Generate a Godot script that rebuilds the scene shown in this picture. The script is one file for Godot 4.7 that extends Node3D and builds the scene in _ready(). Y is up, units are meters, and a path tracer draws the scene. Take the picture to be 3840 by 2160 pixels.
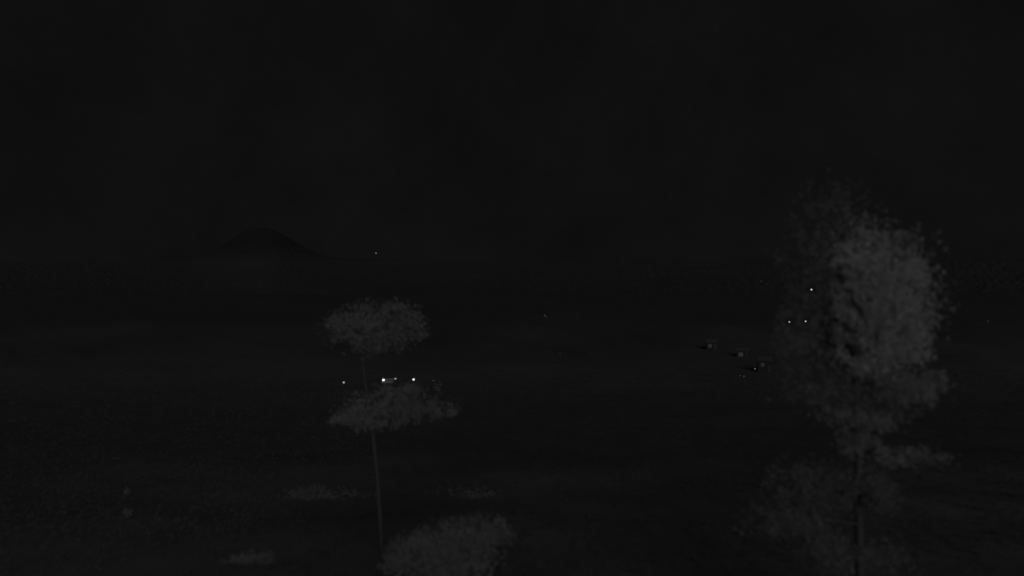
extends Node3D

# A hillside garden at night, seen by a fixed camera: two tiered trees and shrubs near by,
# the lamps of a village in the dark valley and on the far slope, a ridge against the sky.

const RIGHT_CROWN := [
	[Vector3(-0.47, 9.52, 0.50), Vector3(0.62, 1.40, 0.62), 7000],
	[Vector3(-0.67, 8.75, 0.40), Vector3(0.51, 0.85, 0.68), 3400],
	[Vector3(-0.66, 10.19, 0.40), Vector3(0.47, 0.85, 0.68), 1600],
	[Vector3(-0.26, 8.15, 0.50), Vector3(0.70, 0.43, 0.56), 2600],
	[Vector3(-0.07, 9.17, 0.00), Vector3(0.85, 1.48, 1.18), 5000],
	[Vector3(0.66, 9.87, 0.00), Vector3(1.01, 1.63, 1.31), 2800],
	[Vector3(1.15, 8.78, 0.00), Vector3(0.66, 1.01, 0.81), 1500],
	[Vector3(1.23, 10.57, 0.00), Vector3(0.51, 0.85, 0.68), 330],
	[Vector3(-0.11, 11.19, 0.00), Vector3(1.09, 0.85, 0.87), 700]]
const RIGHT_OUTER := [
	[Vector3(-1.06, 12.20, 0.00), Vector3(1.09, 0.89, 0.87), 330],
	[Vector3(-1.69, 10.19, 0.10), Vector3(0.89, 2.10, 0.89), 620],
	[Vector3(-2.25, 8.71, 0.10), Vector3(0.54, 1.17, 0.54), 330],
	[Vector3(-1.29, 8.00, 0.00), Vector3(0.93, 0.62, 0.75), 480],
	[Vector3(-1.09, 9.48, 0.00), Vector3(0.58, 1.48, 0.58), 480],
	[Vector3(-1.20, 7.05, 0.00), Vector3(1.17, 0.58, 0.93), 650]]
const RIGHT_SKIRT := [
	[Vector3(0.83, 7.19, 0.50), Vector3(0.93, 0.40, 0.75), 1250],
	[Vector3(1.80, 7.48, 0.40), Vector3(0.33, 0.16, 0.26), 260],
	[Vector3(-0.09, 6.27, 0.00), Vector3(1.09, 0.43, 0.87), 750],
	[Vector3(-0.15, 5.48, 0.00), Vector3(0.58, 0.47, 0.47), 330],
	[Vector3(1.66, 5.12, 0.00), Vector3(0.82, 0.14, 0.65), 240],
	[Vector3(0.80, 5.00, 0.00), Vector3(0.66, 0.25, 0.53), 200]]
const RIGHT_LOW := [
	[Vector3(-0.27, 4.19, 0.60), Vector3(0.70, 0.54, 0.56), 1500],
	[Vector3(-1.74, 4.27, 0.40), Vector3(1.01, 0.66, 0.81), 850],
	[Vector3(-2.75, 3.50, 0.80), Vector3(1.01, 0.43, 0.81), 480],
	[Vector3(-0.80, 2.29, 0.00), Vector3(1.01, 0.58, 0.81), 560],
	[Vector3(0.55, 2.05, 0.00), Vector3(0.93, 0.43, 0.75), 380]]
const MID_TOP := [
	[Vector3(-0.37, 9.71, 0.00), Vector3(1.57, 0.92, 1.26), 3000],
	[Vector3(-1.39, 9.77, 0.00), Vector3(0.84, 0.67, 0.67), 800],
	[Vector3(0.87, 9.88, 0.00), Vector3(0.84, 0.76, 0.67), 700],
	[Vector3(1.60, 9.60, 0.00), Vector3(0.40, 0.31, 0.32), 110],
	[Vector3(-0.61, 8.86, 0.00), Vector3(0.62, 0.25, 0.49), 220],
	[Vector3(0.42, 10.50, 0.00), Vector3(0.84, 0.38, 0.67), 250]]
const MID_LOW := [
	[Vector3(0.28, 6.42, 0.00), Vector3(1.57, 0.65, 1.26), 2300],
	[Vector3(1.69, 6.20, 0.00), Vector3(1.12, 0.30, 0.90), 850],
	[Vector3(2.65, 6.08, 0.00), Vector3(0.40, 0.13, 0.32), 140],
	[Vector3(-0.97, 5.97, 0.00), Vector3(1.01, 0.45, 0.81), 1000],
	[Vector3(-1.82, 5.74, 0.00), Vector3(0.40, 0.22, 0.32), 140],
	[Vector3(1.07, 7.11, 0.00), Vector3(0.90, 0.29, 0.72), 300],
	[Vector3(-0.18, 5.60, 0.00), Vector3(0.84, 0.22, 0.67), 320]]
const SHRUB := [
	[Vector3(-0.51, 1.23, 0.00), Vector3(1.28, 0.72, 1.03), 3500],
	[Vector3(0.60, 1.63, 0.00), Vector3(1.09, 0.68, 0.87), 2200],
	[Vector3(-1.67, 1.09, 0.00), Vector3(0.81, 0.63, 0.65), 1000],
	[Vector3(1.28, 2.02, 0.00), Vector3(0.52, 0.36, 0.42), 350],
	[Vector3(-2.34, 0.84, 0.00), Vector3(0.47, 0.46, 0.38), 260],
	[Vector3(-0.12, 0.55, 0.00), Vector3(1.52, 0.40, 1.22), 1300]]
const HEDGE := [
	[Vector3(-1.24, -0.01, 0.00), Vector3(1.47, 0.62, 1.17), 520],
	[Vector3(0.51, -0.18, 0.00), Vector3(1.55, 0.52, 1.24), 480],
	[Vector3(2.43, -0.32, 0.00), Vector3(1.38, 0.38, 1.11), 260]]
const VERGE := [
	[Vector3(-0.22, -0.37, 0.00), Vector3(2.66, 0.53, 2.12), 360],
	[Vector3(1.57, -0.08, 0.00), Vector3(1.42, 0.50, 1.13), 180],
	[Vector3(-2.91, -0.58, 0.00), Vector3(2.12, 0.39, 1.70), 200]]
const TUFT := [
	[Vector3(-0.70, -0.24, 0.00), Vector3(0.67, 0.39, 0.54), 330],
	[Vector3(0.23, -0.12, 0.00), Vector3(0.63, 0.41, 0.50), 330]]

# ground height against the distance down the slope
const SLOPE := [[-20.0, 3.2], [0.0, 3.0], [10.0, 1.2], [18.0, -0.6], [26.0, -2.3], [40.0, -5.2], [70.0, -10.5], [120.0, -16.3], [150.0, -18.0], [200.0, -17.6], [260.0, -14.6], [400.0, -7.0]]
# ridge height at 650 m against the sideways slope x / distance
const RIDGE := [[-1.4, 12.0], [-0.83, 13.5], [-0.527, 17.0], [-0.488, 23.5], [-0.458, 36.0], [-0.436, 46.5], [-0.415, 51.0], [-0.393, 50.5], [-0.371, 44.0], [-0.345, 33.5], [-0.320, 25.5], [-0.289, 18.8], [-0.225, 17.2], [-0.1, 16.0], [0.1, 14.5], [0.5, 15.5], [0.8, 18.0], [1.4, 20.0]]

var wave := FastNoiseLite.new()
var taken := {}
var bark: StandardMaterial3D
var leaves: StandardMaterial3D
var metal: StandardMaterial3D
var stone: StandardMaterial3D
var plaster: StandardMaterial3D
var roofing: StandardMaterial3D


func along(table: Array, at: float) -> float:
	if at <= table[0][0]:
		return table[0][1]
	for i in range(1, table.size()):
		if at <= table[i][0]:
			var t: float = (at - table[i - 1][0]) / (table[i][0] - table[i - 1][0])
			return lerpf(table[i - 1][1], table[i][1], t)
	return table[-1][1]


func smooth_along(table: Array, at: float, reach: float) -> float:
	return (along(table, at - reach) + 2.0 * along(table, at) + along(table, at + reach)) / 4.0


func land(x: float, z: float) -> float:
	var d := -z
	var h := 0.0
	if d <= 400.0:
		h = smooth_along(SLOPE, d, clampf(d * 0.12, 1.0, 30.0))
	else:
		var top := smooth_along(RIDGE, x / d, 0.012)
		var t := (d - 400.0) / 250.0
		if t <= 1.0:
			h = lerpf(smooth_along(SLOPE, 400.0, 30.0), top, t * (0.55 + 0.45 * t))
		else:
			h = top - (t - 1.0) * 22.0
	h += absf(wave.get_noise_2d(x * 22.0, z * 22.0)) * 2.4 * smoothstep(300.0, 480.0, d)   # the tops of the far woods
	var rough := clampf(d / 60.0, 0.12, 1.0)
	return h + wave.get_noise_2d(x * 6.0, z * 6.0) * 0.35 * rough + wave.get_noise_2d(x, z) * 1.2 * clampf((d - 60.0) / 100.0, 0.0, 1.0)


func numbered(called: String) -> String:
	taken[called] = taken.get(called, -1) + 1
	return called if taken[called] == 0 else "%s_%03d" % [called, taken[called]]


func tag(o: Node3D, label: String, category: String, group := "") -> void:
	o.set_meta("label", label)
	o.set_meta("category", category)
	if group:
		o.set_meta("group", group)


func thing(called: String, at: Vector3, label: String, category: String, group := "") -> Node3D:
	var o := Node3D.new()
	o.name = numbered(called)
	add_child(o)
	o.position = at
	tag(o, label, category, group)
	return o


func part(called: String, m: Mesh, material: Material, parent: Node3D, at := Vector3.ZERO) -> MeshInstance3D:
	var o := MeshInstance3D.new()
	o.name = called
	o.mesh = m
	o.material_override = material
	parent.add_child(o, true)
	o.position = at
	return o


func grey(value: float, rough := 0.9) -> StandardMaterial3D:
	var m := StandardMaterial3D.new()
	m.albedo_color = Color(value, value, value).linear_to_srgb()
	m.roughness = rough
	m.metallic_specular = 0.2
	return m


func mottled(low: float, high: float, size: float, freq: float, sd: int) -> StandardMaterial3D:
	var n := FastNoiseLite.new()
	n.seed = sd
	n.frequency = freq
	n.fractal_octaves = 6
	n.fractal_gain = 0.65
	var t := NoiseTexture2D.new()
	t.width = 1024
	t.height = 1024
	t.seamless = true
	t.noise = n
	var ramp := Gradient.new()
	ramp.set_color(0, Color(low, low, low).linear_to_srgb())
	ramp.set_color(1, Color(high, high, high).linear_to_srgb())
	t.color_ramp = ramp
	var m := StandardMaterial3D.new()
	m.albedo_texture = t
	m.uv1_triplanar = true
	m.uv1_world_triplanar = true
	m.uv1_scale = Vector3.ONE / size
	m.roughness = 0.95
	m.metallic_specular = 0.1
	return m


func tube(path: Array, radii: Array, sides := 7) -> ArrayMesh:
	var st := SurfaceTool.new()
	st.begin(Mesh.PRIMITIVE_TRIANGLES)
	for i in path.size():
		var a: Vector3 = path[maxi(i - 1, 0)]
		var b: Vector3 = path[mini(i + 1, path.size() - 1)]
		var way := (b - a).normalized()
		var side := way.cross(Vector3.FORWARD if absf(way.z) < 0.9 else Vector3.RIGHT).normalized()
		var up := side.cross(way)
		for k in sides + 1:
			var ang := TAU * k / sides
			var out := side * cos(ang) + up * sin(ang)
			st.set_normal(out)
			st.set_uv(Vector2(float(k) / sides, i))
			st.add_vertex(path[i] + out * radii[i])
	for i in path.size() - 1:
		for k in sides:
			var n := i * (sides + 1) + k
			for v in [n, n + 1, n + sides + 1, n + 1, n + sides + 2, n + sides + 1]:
				st.add_index(v)
	return st.commit()


func box(size: Vector3) -> BoxMesh:
	var b := BoxMesh.new()
	b.size = size
	return b


# one sprig: small folded leaves along a twig
func sprig_mesh(reach: float, leaf: float, count: int, sd: int) -> ArrayMesh:
	var rng := RandomNumberGenerator.new()
	rng.seed = sd
	var vs := PackedVector3Array()
	var ns := PackedVector3Array()
	for i in count:
		var q := Vector3(rng.randf_range(-0.3, 0.3), float(i) / count - 0.5, rng.randf_range(-0.3, 0.3)) * reach
		var size := leaf * rng.randf_range(0.7, 1.3)
		var way := Vector3(rng.randfn(), rng.randfn() * 0.7 + 0.4, rng.randfn()).normalized()
		var flat := way.cross(Vector3(rng.randfn(), rng.randfn(), rng.randfn())).normalized()
		var n := way.cross(flat)
		var tip := q + way * size
		var l := q + way * size * 0.45 + flat * size * 0.34 + n * size * 0.12
		var r := q + way * size * 0.45 - flat * size * 0.34 + n * size * 0.12
		vs.append_array([q, l, tip, q, tip, r])
		var n1 := (tip - q).cross(l - q).normalized()
		var n2 := (r - q).cross(tip - q).normalized()
		ns.append_array([n1, n1, n1, n2, n2, n2])
	var arrays := []
	arrays.resize(Mesh.ARRAY_MAX)
	arrays[Mesh.ARRAY_VERTEX] = vs
	arrays[Mesh.ARRAY_NORMAL] = ns
	var m := ArrayMesh.new()
	m.add_surface_from_arrays(Mesh.PRIMITIVE_TRIANGLES, arrays)
	return m


func scattered(called: String, m: Mesh, material: Material, places: Array, tones: PackedFloat32Array, parent: Node3D, at := Vector3.ZERO) -> MultiMeshInstance3D:
	var mm := MultiMesh.new()
	mm.transform_format = MultiMesh.TRANSFORM_3D
	mm.use_colors = true
	mm.mesh = m
	mm.instance_count = places.size()
	for i in places.size():
		mm.set_instance_transform(i, places[i])
		mm.set_instance_color(i, Color(tones[i], tones[i], tones[i]))
	var o := MultiMeshInstance3D.new()
	o.name = called
	o.multimesh = mm
	o.material_override = material
	o.set_meta("kind", "stuff")
	parent.add_child(o, true)
	o.position = at
	return o


# sprigs of leaves gathered through the volume of the clumps
func foliage(called: String, clumps: Array, leaf: float, sd: int, pale: float, more: float, parent: Node3D, at: Vector3, openings := []) -> void:
	var rng := RandomNumberGenerator.new()
	rng.seed = sd
	var gaps := FastNoiseLite.new()
	gaps.seed = sd
	gaps.frequency = 0.045 / leaf
	gaps.fractal_octaves = 2
	var places := []
	var tones := PackedFloat32Array()
	for c in clumps:
		var made := 0
		var tries := 0
		var wanted := int(c[2] * more)
		while made < wanted and tries < wanted * 6:
			tries += 1
			var p := Vector3(rng.randfn(), rng.randfn(), rng.randfn()) * 0.52
			if p.length() > 1.5:
				continue
			var q: Vector3 = c[0] + p * c[1]
			if openings.any(func(o): return (q - o[0]).cross(o[1]).length() < 0.13):
				continue
			if gaps.get_noise_3dv(q) < -0.2 + 0.3 * (p.length() - 0.7):
				continue
			made += 1
			var turn := Basis.from_euler(Vector3(rng.randfn() * 0.7, rng.randf() * TAU, rng.randfn() * 0.7)).scaled(Vector3.ONE * rng.randf_range(0.7, 1.3))
			places.append(Transform3D(turn, q))
			tones.append(pale * clampf(1.0 + rng.randfn() * 0.15 + gaps.get_noise_3dv(q * 0.3) * 0.3, 0.4, 1.6))
	scattered(called, sprig_mesh(leaf * 4.0, leaf, 13, sd), leaves, places, tones, parent, at)


func limbs(parent: Node3D, path: Array, clumps: Array, thick: float) -> void:
	for c in clumps:
		var to: Vector3 = c[0]
		var from: Vector3 = path[0]
		for i in path.size() - 1:
			for k in 5:
				var p: Vector3 = path[i].lerp(path[i + 1], k / 4.0)
				if absf(p.y - (to.y - 0.35)) < absf(from.y - (to.y - 0.35)):
					from = p
		var mid := from.lerp(to, 0.55) + Vector3(0, 0.12, 0)
		part("limb", tube([from, mid, to], [thick, thick * 0.65, thick * 0.25], 5), bark, parent)


func shrub(called: String, at: Vector3, clumps: Array, leaf: float, more: float, sd: int, label: String, category: String, group := "") -> Node3D:
	var o := thing(called, Vector3(at.x, land(at.x, at.z), at.z), label, category, group)
	var drop := at.y - o.position.y
	for c in clumps:
		var to: Vector3 = c[0] + Vector3(0, drop, 0)
		part("stem", tube([Vector3(to.x * 0.25, -0.1, to.z * 0.25), to * 0.6, to], [0.03, 0.02, 0.008], 5), bark, o)
	foliage("foliage", clumps, leaf, sd, 0.115, more, o, Vector3(0, drop, 0))
	return o


func glowing(strength: float) -> StandardMaterial3D:
	var m := StandardMaterial3D.new()
	m.albedo_color = Color(0.2, 0.2, 0.2)
	m.emission_enabled = true
	m.emission = Color.WHITE
	m.emission_energy_multiplier = strength
	return m


# a lamp on a post: its glass globe is at the point given, the post stands on the ground below
func lamp(called: String, at: Vector3, radius: float, strength: float, lit: float, label: String, group := "lamps in the valley and on the far slope") -> void:
	var foot := land(at.x, at.z)
	var o := thing(called, Vector3(at.x, foot, at.z), label, "lamp", group)
	var high := at.y - foot
	var post := CylinderMesh.new()
	post.top_radius = 0.05
	post.bottom_radius = 0.08
	post.height = maxf(high - radius * 0.8, 0.3)
	post.radial_segments = 8
	part("post", post, metal, o, Vector3(0, post.height / 2.0, 0))
	var collar := CylinderMesh.new()
	collar.top_radius = radius * 0.5
	collar.bottom_radius = radius * 0.35
	collar.height = radius * 0.3
	collar.radial_segments = 10
	part("collar", collar, metal, o, Vector3(0, high - radius * 0.95, 0))
	var globe := SphereMesh.new()
	globe.radius = radius
	globe.height = radius * 2.1
	globe.radial_segments = 16
	globe.rings = 10
	part("lamp_globe", globe, glowing(strength), o, Vector3(0, high, 0))
	var cap := CylinderMesh.new()
	cap.top_radius = radius * 0.1
	cap.bottom_radius = radius * 0.7
	cap.height = radius * 0.35
	cap.radial_segments = 12
	part("cap", cap, metal, o, Vector3(0, high + radius * 1.12, 0))
	if lit > 0.0:
		var l := OmniLight3D.new()
		l.name = "lamp_light"
		l.light_energy = lit
		l.light_size = radius
		l.omni_range = 60.0
		l.omni_attenuation = 2.0
		l.shadow_enabled = true
		o.add_child(l)
		l.position = Vector3(0, high, 0)


# a small dark house on the slope, one window faintly lit; the point given is the middle of that window
func house(at: Vector3, pane: Vector2, strength: float, label: String, turn := 0.0) -> void:
	var foot := land(at.x, at.z)
	var o := thing("house", Vector3(at.x, foot, at.z) - Vector3(sin(turn), 0, cos(turn)) * 1.6, label, "house", "dark houses on the far side of the valley")
	o.rotation.y = turn
	var high := maxf(at.y - foot, 0.8)
	var wall_h := high + 1.0
	part("wall", box(Vector3(3.4, wall_h + 1.0, 3.0)), plaster, o, Vector3(0.5, wall_h / 2.0 - 0.5, 0))
	var rf := PrismMesh.new()
	rf.size = Vector3(3.4, 1.0, 3.8)
	var r := part("roof", rf, roofing, o, Vector3(0.5, wall_h + 0.5, 0))
	r.rotation.y = PI / 2
	part("chimney", box(Vector3(0.4, 0.8, 0.4)), plaster, r, Vector3(0.9, 0.2, -0.5))
	var w := part("window", box(Vector3(pane.x + 0.16, pane.y + 0.16, 0.08)), metal, o, Vector3(0, high, 1.53))
	part("window_pane", box(Vector3(pane.x, pane.y, 0.03)), glowing(strength), w, Vector3(0, 0, 0.045))
	part("glazing_bar", box(Vector3(0.05, pane.y, 0.03)), metal, w, Vector3(0, 0, 0.07))
	var d := part("door", box(Vector3(0.9, 2.0, 0.07)), metal, o, Vector3(1.6, 1.0, 1.53))
	part("handle", box(Vector3(0.05, 0.14, 0.06)), metal, d, Vector3(-0.34, 0, 0.06))


func blades_mesh() -> ArrayMesh:
	var rng := RandomNumberGenerator.new()
	rng.seed = 4
	var st := SurfaceTool.new()
	st.begin(Mesh.PRIMITIVE_TRIANGLES)
	for i in 9:
		var foot := Vector3(rng.randfn() * 0.06, 0, rng.randfn() * 0.06)
		var lean := Vector3(rng.randfn() * 0.08, rng.randf_range(0.12, 0.26), rng.randfn() * 0.08)
		var wide := Vector3(rng.randfn(), 0, rng.randfn()).normalized() * 0.012
		st.add_vertex(foot - wide)
		st.add_vertex(foot + lean)
		st.add_vertex(foot + wide)
	st.generate_normals()
	return st.commit()


func sheet(rows: Array, columns: int) -> ArrayMesh:
	var st := SurfaceTool.new()
	st.begin(Mesh.PRIMITIVE_TRIANGLES)
	for d in rows:
		for k in columns + 1:
			var x: float = lerpf(-1.4, 1.4, float(k) / columns) * (d + 25.0)
			var evened_tone := lerpf(0.1, 0.058, smoothstep(8.0, 75.0, d + wave.get_noise_2d(x * 4.0, d * 4.0) * 30.0))  # pale grass near, darker woods far; tones also even out the slope lighting
			evened_tone = lerpf(evened_tone, 0.036, smoothstep(110.0, 300.0, d + wave.get_noise_2d(x + 500.0, d) * 80.0))
			evened_tone *= lerpf(1.0, 0.76, smoothstep(14.0, 30.0, land(x, -d)))  # peak coloured darker to offset the extra light its steep face takes
			st.set_color(Color(evened_tone, evened_tone, evened_tone))
			st.add_vertex(Vector3(x, land(x, -d), -d))
	for i in rows.size() - 1:
		for k in columns:
			var n := i * (columns + 1) + k
			for v in [n, n + columns + 1, n + 1, n + 1, n + columns + 1, n + columns + 2]:
				st.add_index(v)
	st.generate_normals()
	return st.commit()


func _ready() -> void:
	wave.seed = 5
	wave.frequency = 0.01
	wave.fractal_octaves = 4

	# camera, sky, light, exposure
	var cam := Camera3D.new()
	cam.name = "camera"
	add_child(cam)
	cam.position = Vector3(0, 10, 0)
	cam.rotation_degrees = Vector3(-1.98, 0, 0)
	cam.fov = 50.0
	cam.far = 3000.0
	var lens := CameraAttributesPhysical.new()   # the infrared focus lies beyond the near trees
	lens.frustum_focal_length = 12.0 / tan(deg_to_rad(25.0))
	lens.frustum_focus_distance = 100.0
	lens.exposure_aperture = 0.16
	cam.attributes = lens
	cam.current = true

	var sky := ProceduralSkyMaterial.new()
	sky.sky_top_color = Color8(12, 12, 12)
	sky.sky_horizon_color = Color8(13, 13, 13)
	sky.sky_curve = 0.12
	sky.ground_horizon_color = Color8(14, 14, 14)
	sky.ground_bottom_color = Color8(13, 13, 13)
	sky.sky_energy_multiplier = 1.0
	var thin := FastNoiseLite.new()
	thin.seed = 8
	thin.frequency = 0.009
	thin.fractal_octaves = 8
	thin.fractal_gain = 0.72
	var veil := NoiseTexture2D.new()
	veil.width = 2048
	veil.height = 1024
	veil.seamless = true
	veil.noise = thin
	var veil_ramp := Gradient.new()
	veil_ramp.set_color(0, Color(1, 1, 1, 0.0))
	veil_ramp.set_color(1, Color(1, 1, 1, 1.0))
	veil.color_ramp = veil_ramp
	sky.sky_cover = veil
	sky.sky_cover_modulate = Color8(7, 7, 7)
	var env := Environment.new()
	env.background_mode = Environment.BG_SKY
	env.sky = Sky.new()
	env.sky.sky_material = sky
	env.tonemap_mode = Environment.TONE_MAPPER_LINEAR
	env.tonemap_exposure = 1.0
	env.sdfgi_enabled = true
	env.ssao_enabled = true
	env.ssil_enabled = true
	var around := WorldEnvironment.new()
	around.name = "world"
	around.environment = env
	add_child(around)

	var stand_in := DirectionalLight3D.new()  # added soft light from behind the camera, stands in for the unseen source
	stand_in.name = "stand_in_light"
	stand_in.light_color = Color(1.0, 1.0, 1.0)
	stand_in.light_energy = 0.28
	stand_in.light_angular_distance = 45.0
	stand_in.sky_mode = DirectionalLight3D.SKY_MODE_LIGHT_ONLY
	stand_in.shadow_enabled = true
	stand_in.rotation_degrees = Vector3(-25, 12, 0)
	add_child(stand_in)

	# materials: an infrared picture in the dark, so everything is grey
	bark = mottled(0.025, 0.055, 0.6, 0.02, 3)
	leaves = grey(1.0)
	leaves.vertex_color_use_as_albedo = true
	leaves.backlight_enabled = true
	leaves.backlight = Color(0.1, 0.1, 0.1).linear_to_srgb()
	metal = grey(0.03, 0.6)
	stone = mottled(0.1, 0.17, 1.5, 0.02, 9)
	plaster = mottled(0.019, 0.026, 3.0, 0.01, 12)
	roofing = grey(0.033)
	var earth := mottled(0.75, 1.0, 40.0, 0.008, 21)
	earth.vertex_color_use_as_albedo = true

	# the land
	var rows := []
	for d in range(-20, 40, 1):
		rows.append(float(d))
	var far := 40.0
	while far < 400.0:
		rows.append(far)
		far *= 1.05
	rows.append(400.0)
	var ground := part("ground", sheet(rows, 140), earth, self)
	ground.set_meta("kind", "structure")
	rows = []
	for i in 84:
		rows.append(400.0 + i * 6.0)
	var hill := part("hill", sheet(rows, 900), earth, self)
	hill.set_meta("kind", "structure")

	# rough grass on the slope, woods on the far side
	var rng := RandomNumberGenerator.new()
	rng.seed = 31
	var places := []
	var tones := PackedFloat32Array()
	for i in 42000:
		var d := 12.0 + 150.0 * pow(rng.randf(), 1.7)
		var x := rng.randf_range(-1.0, 1.0) * (d + 4.0)
		var lush := wave.get_noise_2d(x * 9.0, d * 9.0)
		if lush < -0.25 + rng.randfn() * 0.2:
			continue
		places.append(Transform3D(Basis(Vector3.UP, rng.randf() * TAU).scaled(Vector3.ONE * rng.randf_range(0.5, 1.2) * (0.75 + d / 120.0)), Vector3(x, land(x, -d) - 0.01, -d)))
		tones.append(lerpf(0.042, 0.03, smoothstep(12.0, 70.0, d)) * (1.0 + 0.5 * smoothstep(-6.0, -18.0, x)) * rng.randf_range(0.85, 1.15))
	var grass := scattered("grass", blades_mesh(), leaves, places, tones, self)
	tag(grass, "rough grass in patches down the dark slope", "grass")
	# the large tree on the right
	var base := Vector3(10.35, land(10.35, -18.0), -18.0)
	var drop := -0.65 - base.y
	var tree := thing("conifer_tree", base, "large dense tree on the right with lamps glinting at its left edge", "tree")
	var path := [Vector3(0, -0.2, 0), Vector3(-0.05, 1.5, 0), Vector3(-0.15, 4.5, 0), Vector3(-0.3, 8.0, 0), Vector3(-0.4, 11.0, 0), Vector3(-0.7, 12.6, 0)]
	part("trunk", tube(path, [0.13, 0.12, 0.11, 0.09, 0.06, 0.03], 10), bark, tree)
	var thin_spots := [[Vector3(-1.62, 10.0, 0), Vector3(0.435, -0.033, -0.9).normalized()], [Vector3(-2.25, 9.04, 0), Vector3(0.409, -0.081, -0.909).normalized()], [Vector3(-1.77, 9.05, 0), Vector3(0.43, -0.08, -0.9).normalized()]]
	for tier in [["crown", RIGHT_CROWN, 40, 0.25], ["outer_branches", RIGHT_OUTER, 43, 0.1], ["lower_tier", RIGHT_SKIRT, 41, 0.14], ["skirt", RIGHT_LOW, 42, 0.09]]:
		limbs(tree, path, tier[1], 0.05)
		foliage(tier[0], tier[1], 0.03, tier[2], tier[3], 1.0, tree, Vector3(0, drop, 0), thin_spots)

	# the slender tree left of the middle
	base = Vector3(-5.48, land(-5.48, -26.0), -26.0)
	drop = -2.3 - base.y
	tree = thing("conifer_tree", base, "slender tree left of the middle, two flat tiers on a thin trunk", "tree")
	path = [Vector3(0, -0.3, 0), Vector3(-0.08, 0.22, 0), Vector3(-0.25, 3.45, 0), Vector3(-0.41, 5.05, 0), Vector3(-0.62, 6.65, 0), Vector3(-0.89, 8.6, 0), Vector3(-0.5, 9.9, 0), Vector3(-0.2, 10.6, 0)]
	part("trunk", tube(path, [0.1, 0.1, 0.09, 0.085, 0.075, 0.06, 0.03, 0.02], 9), bark, tree)
	for tier in [["crown", MID_TOP, 50], ["lower_tier", MID_LOW, 51]]:
		limbs(tree, path, tier[1], 0.035)
		foliage(tier[0], tier[1], 0.038, tier[2], 0.118, 0.7, tree, Vector3(0, drop, 0))

	# shrubs on the slope
	shrub("shrub", Vector3(-2.0, -1.55, -22), SHRUB, 0.038, 0.7, 60, "broad pale leafy shrub at the bottom edge, right of the slender tree's foot", "shrub")
	shrub("low_hedge", Vector3(-12.4, -5.2, -40), HEDGE, 0.045, 2.2, 61, "low faint hedge on the dark slope left of the slender trunk", "hedge")
	shrub("low_shrub", Vector3(-3.9, -5.4, -41), VERGE, 0.045, 1.5, 62, "flat barely visible bush just above the broad pale shrub", "shrub")
	shrub("low_shrub", Vector3(-10.6, -2.1, -25), TUFT, 0.04, 1.4, 63, "small pale tuft of leaves at the bottom edge left of the slender tree", "shrub")

	var sprigs := [[Vector2(-21.1, -33.5), "highest faint sprig in the grass at the lower left"], [Vector2(-25.6, -40.6), "sprig at the far left of the pale specks at the lower left"]]
	for i in sprigs.size():
		var s: Vector2 = sprigs[i][0]
		shrub("sprig", Vector3(s.x, land(s.x, s.y), s.y), [[Vector3(0, 0.28, 0), Vector3(0.22, 0.22, 0.2), 26]], 0.06, 1.0, 70 + i, sprigs[i][1], "plant", "sprigs on the dark slope")

	# lamps along the valley road
	lamp("street_lamp", Vector3(-32.34, -12.23, -118), 0.19, 0.34, 0.15, "small white lamp at the left end of the row behind the slender tree")
	lamp("street_lamp", Vector3(-25.12, -12.13, -120), 0.24, 1.3, 6.0, "brightest lamp of the row, lighting a shed roof below it")
	lamp("street_lamp", Vector3(-23.15, -12.24, -122), 0.18, 0.3, 0.12, "small lamp between the two brightest lamps of the row")
	lamp("street_lamp", Vector3(-19.39, -12.21, -121), 0.24, 0.8, 0.5, "bright round lamp right of the lit shed roof, with only leaves below")
	lamp("street_lamp", Vector3(-16.01, -13.17, -125), 0.12, 0.05, 0.0, "very faint lamp at the right end of the row behind the slender tree")
	lamp("mast_lamp", Vector3(-138.54, 23.57, -630), 0.45, 0.4, 0.0, "lone lamp on a mast on the ridge, above the slender tree")
	lamp("street_lamp", Vector3(59.31, -14.92, -150), 0.16, 0.14, 0.05, "clear small lamp just left of the large tree, rightmost of the dim group")
	lamp("street_lamp", Vector3(52.88, -14.97, -140), 0.14, 0.06, 0.0, "brighter right one of the close pair of low lamps left of the large tree")
	lamp("street_lamp", Vector3(52.33, -15.02, -141), 0.1, 0.045, 0.0, "dimmer left one of the close pair of low lamps left of the large tree")
	lamp("street_lamp", Vector3(13.73, -10.58, -260), 0.2, 0.1, 0.0, "upper one of the faint close pair of lamps near the middle of the slope")
	lamp("street_lamp", Vector3(14.4, -10.98, -258), 0.18, 0.06, 0.0, "lower dimmer one of the faint close pair of lamps near the middle of the slope")
	lamp("street_lamp", Vector3(194.09, -4.85, -400), 0.45, 0.9, 0.0, "highest bright lamp seen through the left side of the large tree")
	lamp("street_lamp", Vector3(117.94, -13.46, -262), 0.28, 0.55, 0.0, "left one of the two lower lamps seen through the large tree")
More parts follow.
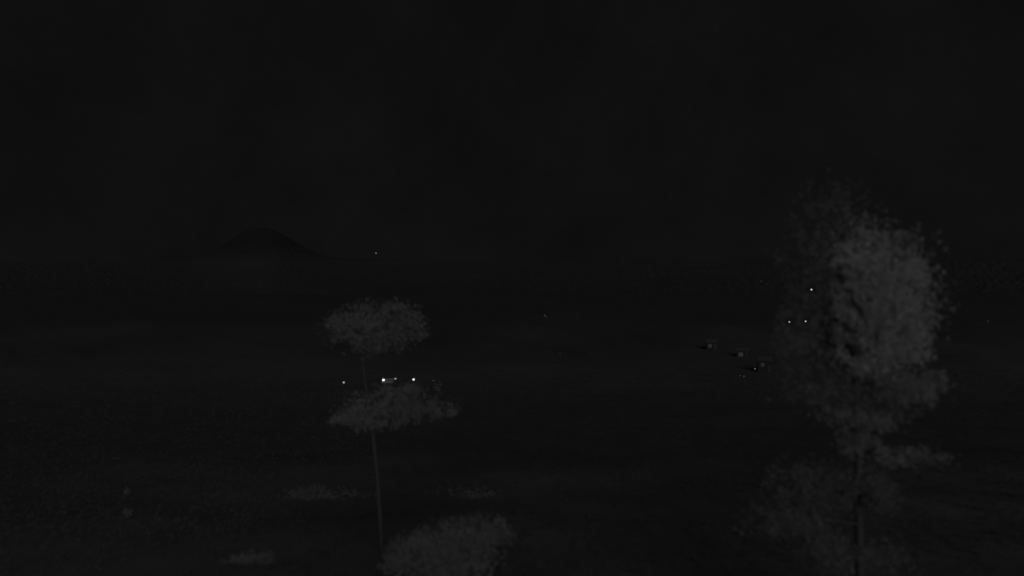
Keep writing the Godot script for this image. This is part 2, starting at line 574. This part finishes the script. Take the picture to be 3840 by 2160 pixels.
	lamp("street_lamp", Vector3(125.81, -13.41, -264), 0.28, 0.65, 0.0, "right one of the two lower lamps seen through the large tree")
	lamp("street_lamp", Vector3(193.16, -12.17, -250), 0.18, 0.05, 0.0, "single faint lamp at the far right, beyond the large tree")
	lamp("street_lamp", Vector3(169.6, 0.03, -420), 0.3, 0.04, 0.0, "barely visible lamp high on the slope at the large tree's left edge")
	lamp("street_lamp", Vector3(14.83, -16.76, -190), 0.1, 0.06, 0.0, "barely visible lamp in the valley below the faint middle pair")

	# the shed whose roof the bright lamp lights
	var foot := land(-24.5, -121.0)
	var shed := thing("shed", Vector3(-24.5, foot, -121.0), "small shed whose pale roof is lit by the brightest lamp", "shed")
	var eaves := -12.55 - foot
	part("wall", box(Vector3(1.9, eaves + 0.6, 1.4)), plaster, shed, Vector3(0, eaves / 2.0 - 0.3, -0.2))
	part("roof", box(Vector3(2.2, 0.16, 1.9)), stone, shed, Vector3(0.05, eaves + 0.09, 0)).rotation_degrees.x = 14.0
	part("gutter", box(Vector3(2.2, 0.1, 0.1)), stone, shed, Vector3(0.05, eaves - 0.16, 1.0))
	part("halo_pillar", box(Vector3(0.22, 0.75, 0.22)), stone, shed, Vector3(-0.95, eaves + 0.4, -0.3))  # added upright that catches lamp light, stands in for the halo beside it
	part("door", box(Vector3(0.8, 1.9, 0.06)), metal, shed, Vector3(0.3, 0.95, 0.54))

	# dark houses with a dim window
	house(Vector3(64.41, -15.73, -200), Vector2(1.0, 1.1), 0.013, "dark house whose dim window is leftmost of the glows left of the large tree", -0.25)
	house(Vector3(68.83, -16.46, -185), Vector2(1.25, 1.2), 0.015, "dark house with the broadest dim window, left of the large tree", -0.42)
	house(Vector3(65.26, -15.53, -160), Vector2(0.8, 1.0), 0.01, "dark house with the faintest window, nearest to the large tree", -0.33)
	shrub("shrub", Vector3(-13.74, -15.8, -115), [[Vector3(0, 3.2, 0), Vector3(0.7, 1.1, 0.6), 45], [Vector3(0.3, 3.6, 0), Vector3(0.4, 0.5, 0.4), 18]], 0.12, 0.5, 80, "small faint upright bush below the right end of the lamp row", "shrub")
